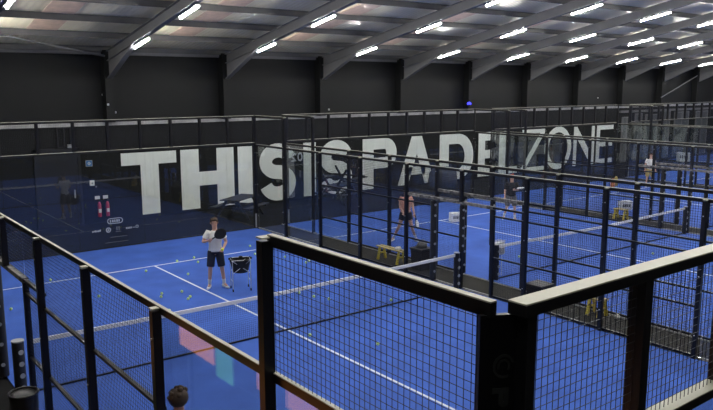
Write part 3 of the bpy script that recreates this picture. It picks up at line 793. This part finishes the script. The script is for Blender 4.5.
m.build('wire_basket', M['white'], R)
MB().tube([(-.14, .04, 0), (-.14, .04, .62)], .01, 6).tube([(.14, .04, 0), (.14, .04, .62)], .01, 6).build('leg', M['white'], R)
MB().box(-.15, .15, -.02, .09, .60, .93).build('tennis_ball_load', M['tape'], R)
tag(R, 'white wire ball basket standing at the net end of the second court', 'basket')
# bags by the far end
for (x, y, mt, l) in ((29.1, 17.9, 'orange', 'orange kit bag standing by the end of the third court'), (30.0, 18.3, 'mustard', 'mustard kit bag standing beside the orange one')):
    R = empty('kit_bag', (x, y, 0)); R.scale = (.6, .6, .75)
    MB().loft([(0, 0, 0, .2, .15), (0, 0, .25, .23, .17), (0, 0, .5, .19, .14), (0, 0, .62, .1, .08), (0, 0, .66, .02, .02)], 14).build('bag_body', M[mt], R)
    MB().tube([(-.1, 0, .6), (-.07, 0, .72), (.07, 0, .72), (.1, 0, .6)], .012, 6).build('strap', M['blackcloth'], R)
    tag(R, l, 'bag')

# ------------------------------------------------------------------ picnic tables
def picnic(loc, rz, label, flip=False):
    R = empty('picnic_table', loc, rz)
    for i in range(5): MB().bbox((0, -.32 + .16 * i, .735), (1.75, .145, .035), .005).build('tabletop_board', M['table'], R)
    for s in (-1, 1): MB().bbox((0, s * .72, .44), (1.75, .26, .04), .006).build('seat', M['table'], R)
    for s in (-1, 1):
        x = s * .62
        for q in (-1, 1): MB().bar((x, q * .70, 0), (x, q * .22, .715), .045, .09).build('leg', M['table'], R)
        MB().bar((x + .045, -.82, .39), (x + .045, .82, .39), .04, .07).build('crossbeam', M['table'], R)
    tag(R, label, 'table', 'picnic tables behind the glass')
    return R
picnic((10.85, 22.55, -.02), math.radians(33), 'dark wooden picnic table behind the glass near the letter H')
picnic((15.95, 22.9, -.02), math.radians(20), 'lower of two stacked picnic tables before the second letter S')
t = picnic((16.05, 22.9, 1.55), math.radians(20), 'upturned picnic table stacked on another before the second letter S')
t.rotation_euler = (PI, 0, math.radians(20)); t.location = (16.05, 22.9, .742 + .755)
# tarp-covered pile before the A
R = empty('covered_equipment', (22.6, 23.2, -.02))
m = MB(); rg = []
for z, a, bb in ((0, .95, .5), (.4, .9, .48), (.8, .85, .42), (1.0, .7, .32), (1.06, .4, .2), (1.08, .02, .02)): rg.append((0, 0, z, a, bb))
m.loft(rg, 22); m.build('tarp', M['tarp'], R)
MB().ball((-.35, 0, 1.08), (.13, .12, .12), 12, 8).build('round_lump', M['tarp'], R)
MB().tube([(.5, 0, .9), (.52, 0, 1.2), (.6, 0, 1.3)], [.06, .05, .07], 10).build('upright_handle', M['tarp'], R)
tag(R, 'dark tarp covered equipment heap before the letter A', 'equipment')

# ------------------------------------------------------------------ wall fittings
d = struct(MB().box(4.0, 5.4, YW - .03, YW + .01, -.02, 2.72).build('door_1', M['door']))
struct(MB().box(3.9, 4.0, YW - .05, YW, -.02, 2.82).box(5.4, 5.5, YW - .05, YW, -.02, 2.82).box(3.9, 5.5, YW - .05, YW, 2.72, 2.82).build('door_frame', M['door'], d))
struct(MB().box(5.2, 5.24, YW - .09, YW - .03, 1.0, 1.3).build('door_handle', M['bolt'], d))
R = empty('safety_sign', (5.80, YW - .01, 2.22)); R.scale = (.8, 1, .8)
MB().box(-.13, .13, -.01, .01, -.12, .12).build('sign_plate', M['blue_sign'], R)
m = MB(); stroke_poly(m, arc(0, 0, .055, .055, 0, 360, 20)[:-1], .025, -.015, -.011, True); m.box(-.012, .012, -.015, -.011, -.03, .03); m.build('symbol', M['white'], R)
MB().box(-.15, .15, -.008, .01, -.14, .14).build('border', M['decal'], R)
tag(R, 'small blue square safety sign with a white ring on the black wall', 'sign')
R = empty('call_point', (5.86, YW - .05, 1.49))
MB().bbox((0, .02, 0), (.17, .07, .2), .012).build('housing', M['white'], R)
MB().tube([(0, -.018, 0), (0, -.03, 0)], .035, 12).build('button', M['disc'], R)
MB().bbox((.14, .02, -.15), (.05, .05, .05), .008).build('side_button', M['disc'], R)
tag(R, 'white wall box above the two fire extinguishers', 'wall box')
def extinguisher(loc, label):
    R = empty('fire_extinguisher', loc); R.scale = (.8, .8, 1)
    MB().loft([(0, 0, 0, .075, .075), (0, 0, .02, .08, .08), (0, 0, .46, .08, .08), (0, 0, .53, .05, .05), (0, 0, .56, .025, .025)], 16).build('cylinder_body', M['red'], R)
    MB().tube([(0, 0, .55), (0, 0, .60)], .02, 8).bar((-.02, 0, .60), (.11, 0, .62), .025, .02).build('valve', M['blackcloth'], R)
    MB().tube([(.02, 0, .58), (.1, -.02, .54), (.105, -.03, .3), (.09, -.03, .16)], .012, 8).build('hose', M['blackcloth'], R)
    m = MB(); n = 8
    vs = [(.082 * math.sin(-.9 + 1.8 * i / n), -.082 * math.cos(-.9 + 1.8 * i / n), z) for z in (.16, .30) for i in range(n + 1)]
    m.add(vs, [(i, i + 1, n + 2 + i, n + 1 + i) for i in range(n)]); m.build('instruction_label', M['shirt'], R)
    tag(R, label, 'fire extinguisher', 'fire extinguishers on the end wall'); return R
extinguisher((6.06, YW - .1, .22), 'red fire extinguisher under the white wall box, closer to the door')
extinguisher((6.36, YW - .1, .22), 'red fire extinguisher closer to the letter T')
for i, x in enumerate((6.03, 6.33)):
    o = MB().box(-.09, .09, -.01, .01, -.06, .06).build('notice_plate', M['white'], None, (x, YW - .01, .93))
    tag(o, 'small white plate above the fire extinguisher ' + ('closer to the door' if i == 0 else 'closer to the letter T'), 'sign')
R = empty('wall_bracket_frame', (4.98, YW - .03, 3.15))
MB().bar((-.25, 0, .4), (.25, 0, .4), .03, .04).bar((-.25, 0, -.3), (.25, 0, -.3), .03, .04).bar((-.23, 0, -.3), (-.23, 0, .4), .04, .03).bar((.23, 0, -.3), (.23, 0, .4), .04, .03).build('frame', M['padblack'], R)
MB().bar((0, -.02, -.3), (0, -.02, .4), .03, .03).build('strut', M['padblack'], R)
MB().bbox((.14, -.06, -.26), (.13, .07, .13), .01).build('lamp_head', M['disc'], R)
tag(R, 'dark wall bracket with small pale lamp head above the door', 'bracket')
for i, (x, z, l) in enumerate(((6.62, 4.05, 'beside the column base above the letter T'), (6.9, 4.05, 'next to another, above the letter T'), (6.35, 4.7, 'high up beside the first full column'), (6.5, 4.35, 'midway up beside the first full column'),
                               (16.45, 3.95, 'at the column above the second letter S'), (16.7, 3.95, 'past the column above the second letter S'), (37.6, 4.25, 'above the final thin letter E'))):
    R = empty('wall_socket', (x + (.12 if i == 2 else 0), YW - .36 if i in (3,) else YW + .05, z))
    MB().bbox((0, 0, 0), (.07, .05, .07), .008).build('socket_plate', M['white'], R); MB().cbox((0, -.03, 0), (.03, .012, .03)).build('socket_face', M['disc'], R)
    tag(R, 'tiny white socket box ' + l, 'socket', 'socket boxes on the upper wall')
R = empty('blue_lamp', (25.42, YW - .40, 4.0))
MB().tube([(0, 0, -.05), (0, 0, .04)], .10, 14).build('lamp_base', M['blackcloth'], R); MB().ball((0, 0, .08), (.11, .1, .09), 14, 8).build('lamp_dome', M['bluelamp'], R)
tag(R, 'small blue lamp glowing on the wall above the letter D', 'lamp')
# pale doors and panels along the far end of the lettered wall
for i, (a, b, z1) in enumerate(((40.4, 41.3, 2.9), (41.9, 42.6, 3.1), (43.2, 44.6, 3.0), (45.4, 46.2, 3.2), (47.0, 48.8, 3.1), (50.0, 51.6, 3.1))):
    p = struct(MB().box(a, b, YW - .05, YW, 0, z1).build(f'window_{i + 1}', M['panel']))
    struct(MB().box(a - .08, a, YW - .08, YW, 0, z1 + .08).box(b, b + .08, YW - .08, YW, 0, z1 + .08).box(a, b, YW - .08, YW, z1, z1 + .08).box((a + b) / 2 - .03, (a + b) / 2 + .03, YW - .07, YW - .05, 0, z1).build('window_frame', M['steel'], p))
struct(MB().box(40, X1, YW - .12, YW, 3.25, 3.4).build('trim_2', M['steel']))
# glowing panels added out of view to colour the reflection in the fence glass
R = empty('reflection_glow_panel', (-1.8, 0, -.02))
MB().box(-.03, .03, 1.2, 7.1, 1.36, 2.02).build('board_back', M['padblack'], R)
MB().box(.03, .034, 6.0, 7.05, 1.42, 1.98).box(.03, .034, 1.3, 4.9, 1.48, 1.98).build('coral_glow', M['coral'], R)
MB().box(.03, .034, 5.5, 5.95, 1.30, 1.98).build('teal_glow', M['teal'], R)
for y in (1.5, 4.2, 6.8): MB().cbox((0, y, .68), (.06, .06, 1.36)).box(-.25, .25, y - .05, y + .05, 0, .03).build('leg', M['padblack'], R)
tag(R, 'unseen coral and teal glow panel added outside the fence for its glass reflection', 'display')

# ------------------------------------------------------------------ camera
cam = bpy.data.cameras.new('camera'); co = bpy.data.objects.new('camera', cam); COL.objects.link(co)
r_ = Vector((0.7868822521372338, -0.6171022937191868, -0.0010394026904976578)); u_ = Vector((0.10098602822550017, 0.12710777351681074, 0.986734734371319)); f_ = Vector((0.6087841517111571, 0.7765490151935791, -0.16233756074060418))
mt = Matrix((r_, u_, -f_)).transposed().to_4x4(); mt.translation = Vector((-2.7961824185165494, -2.2463367588452345, 5.01367780207619)); co.matrix_world = mt
cam.sensor_width = 36; cam.sensor_fit = 'HORIZONTAL'; cam.lens = 724.6213326460063 / 713 * 36; cam.clip_start = .05; cam.clip_end = 300
SC.camera = co
# ------------------------------------------------------------------ world and view
w = bpy.data.worlds.new('world'); SC.world = w; w.use_nodes = True
w.node_tree.nodes['Background'].inputs[0].default_value = (.5, .55, .6, 1); w.node_tree.nodes['Background'].inputs[1].default_value = .05
SC.view_settings.view_transform = 'Standard'; SC.view_settings.look = 'None'; SC.view_settings.exposure = 0.45; SC.view_settings.gamma = 1; SC.view_settings.use_curve_mapping = False
SC.cycles.transparent_max_bounces = 48; SC.cycles.max_bounces = 8; SC.cycles.use_denoising = True
SC.cycles.sample_clamp_indirect = 4.0
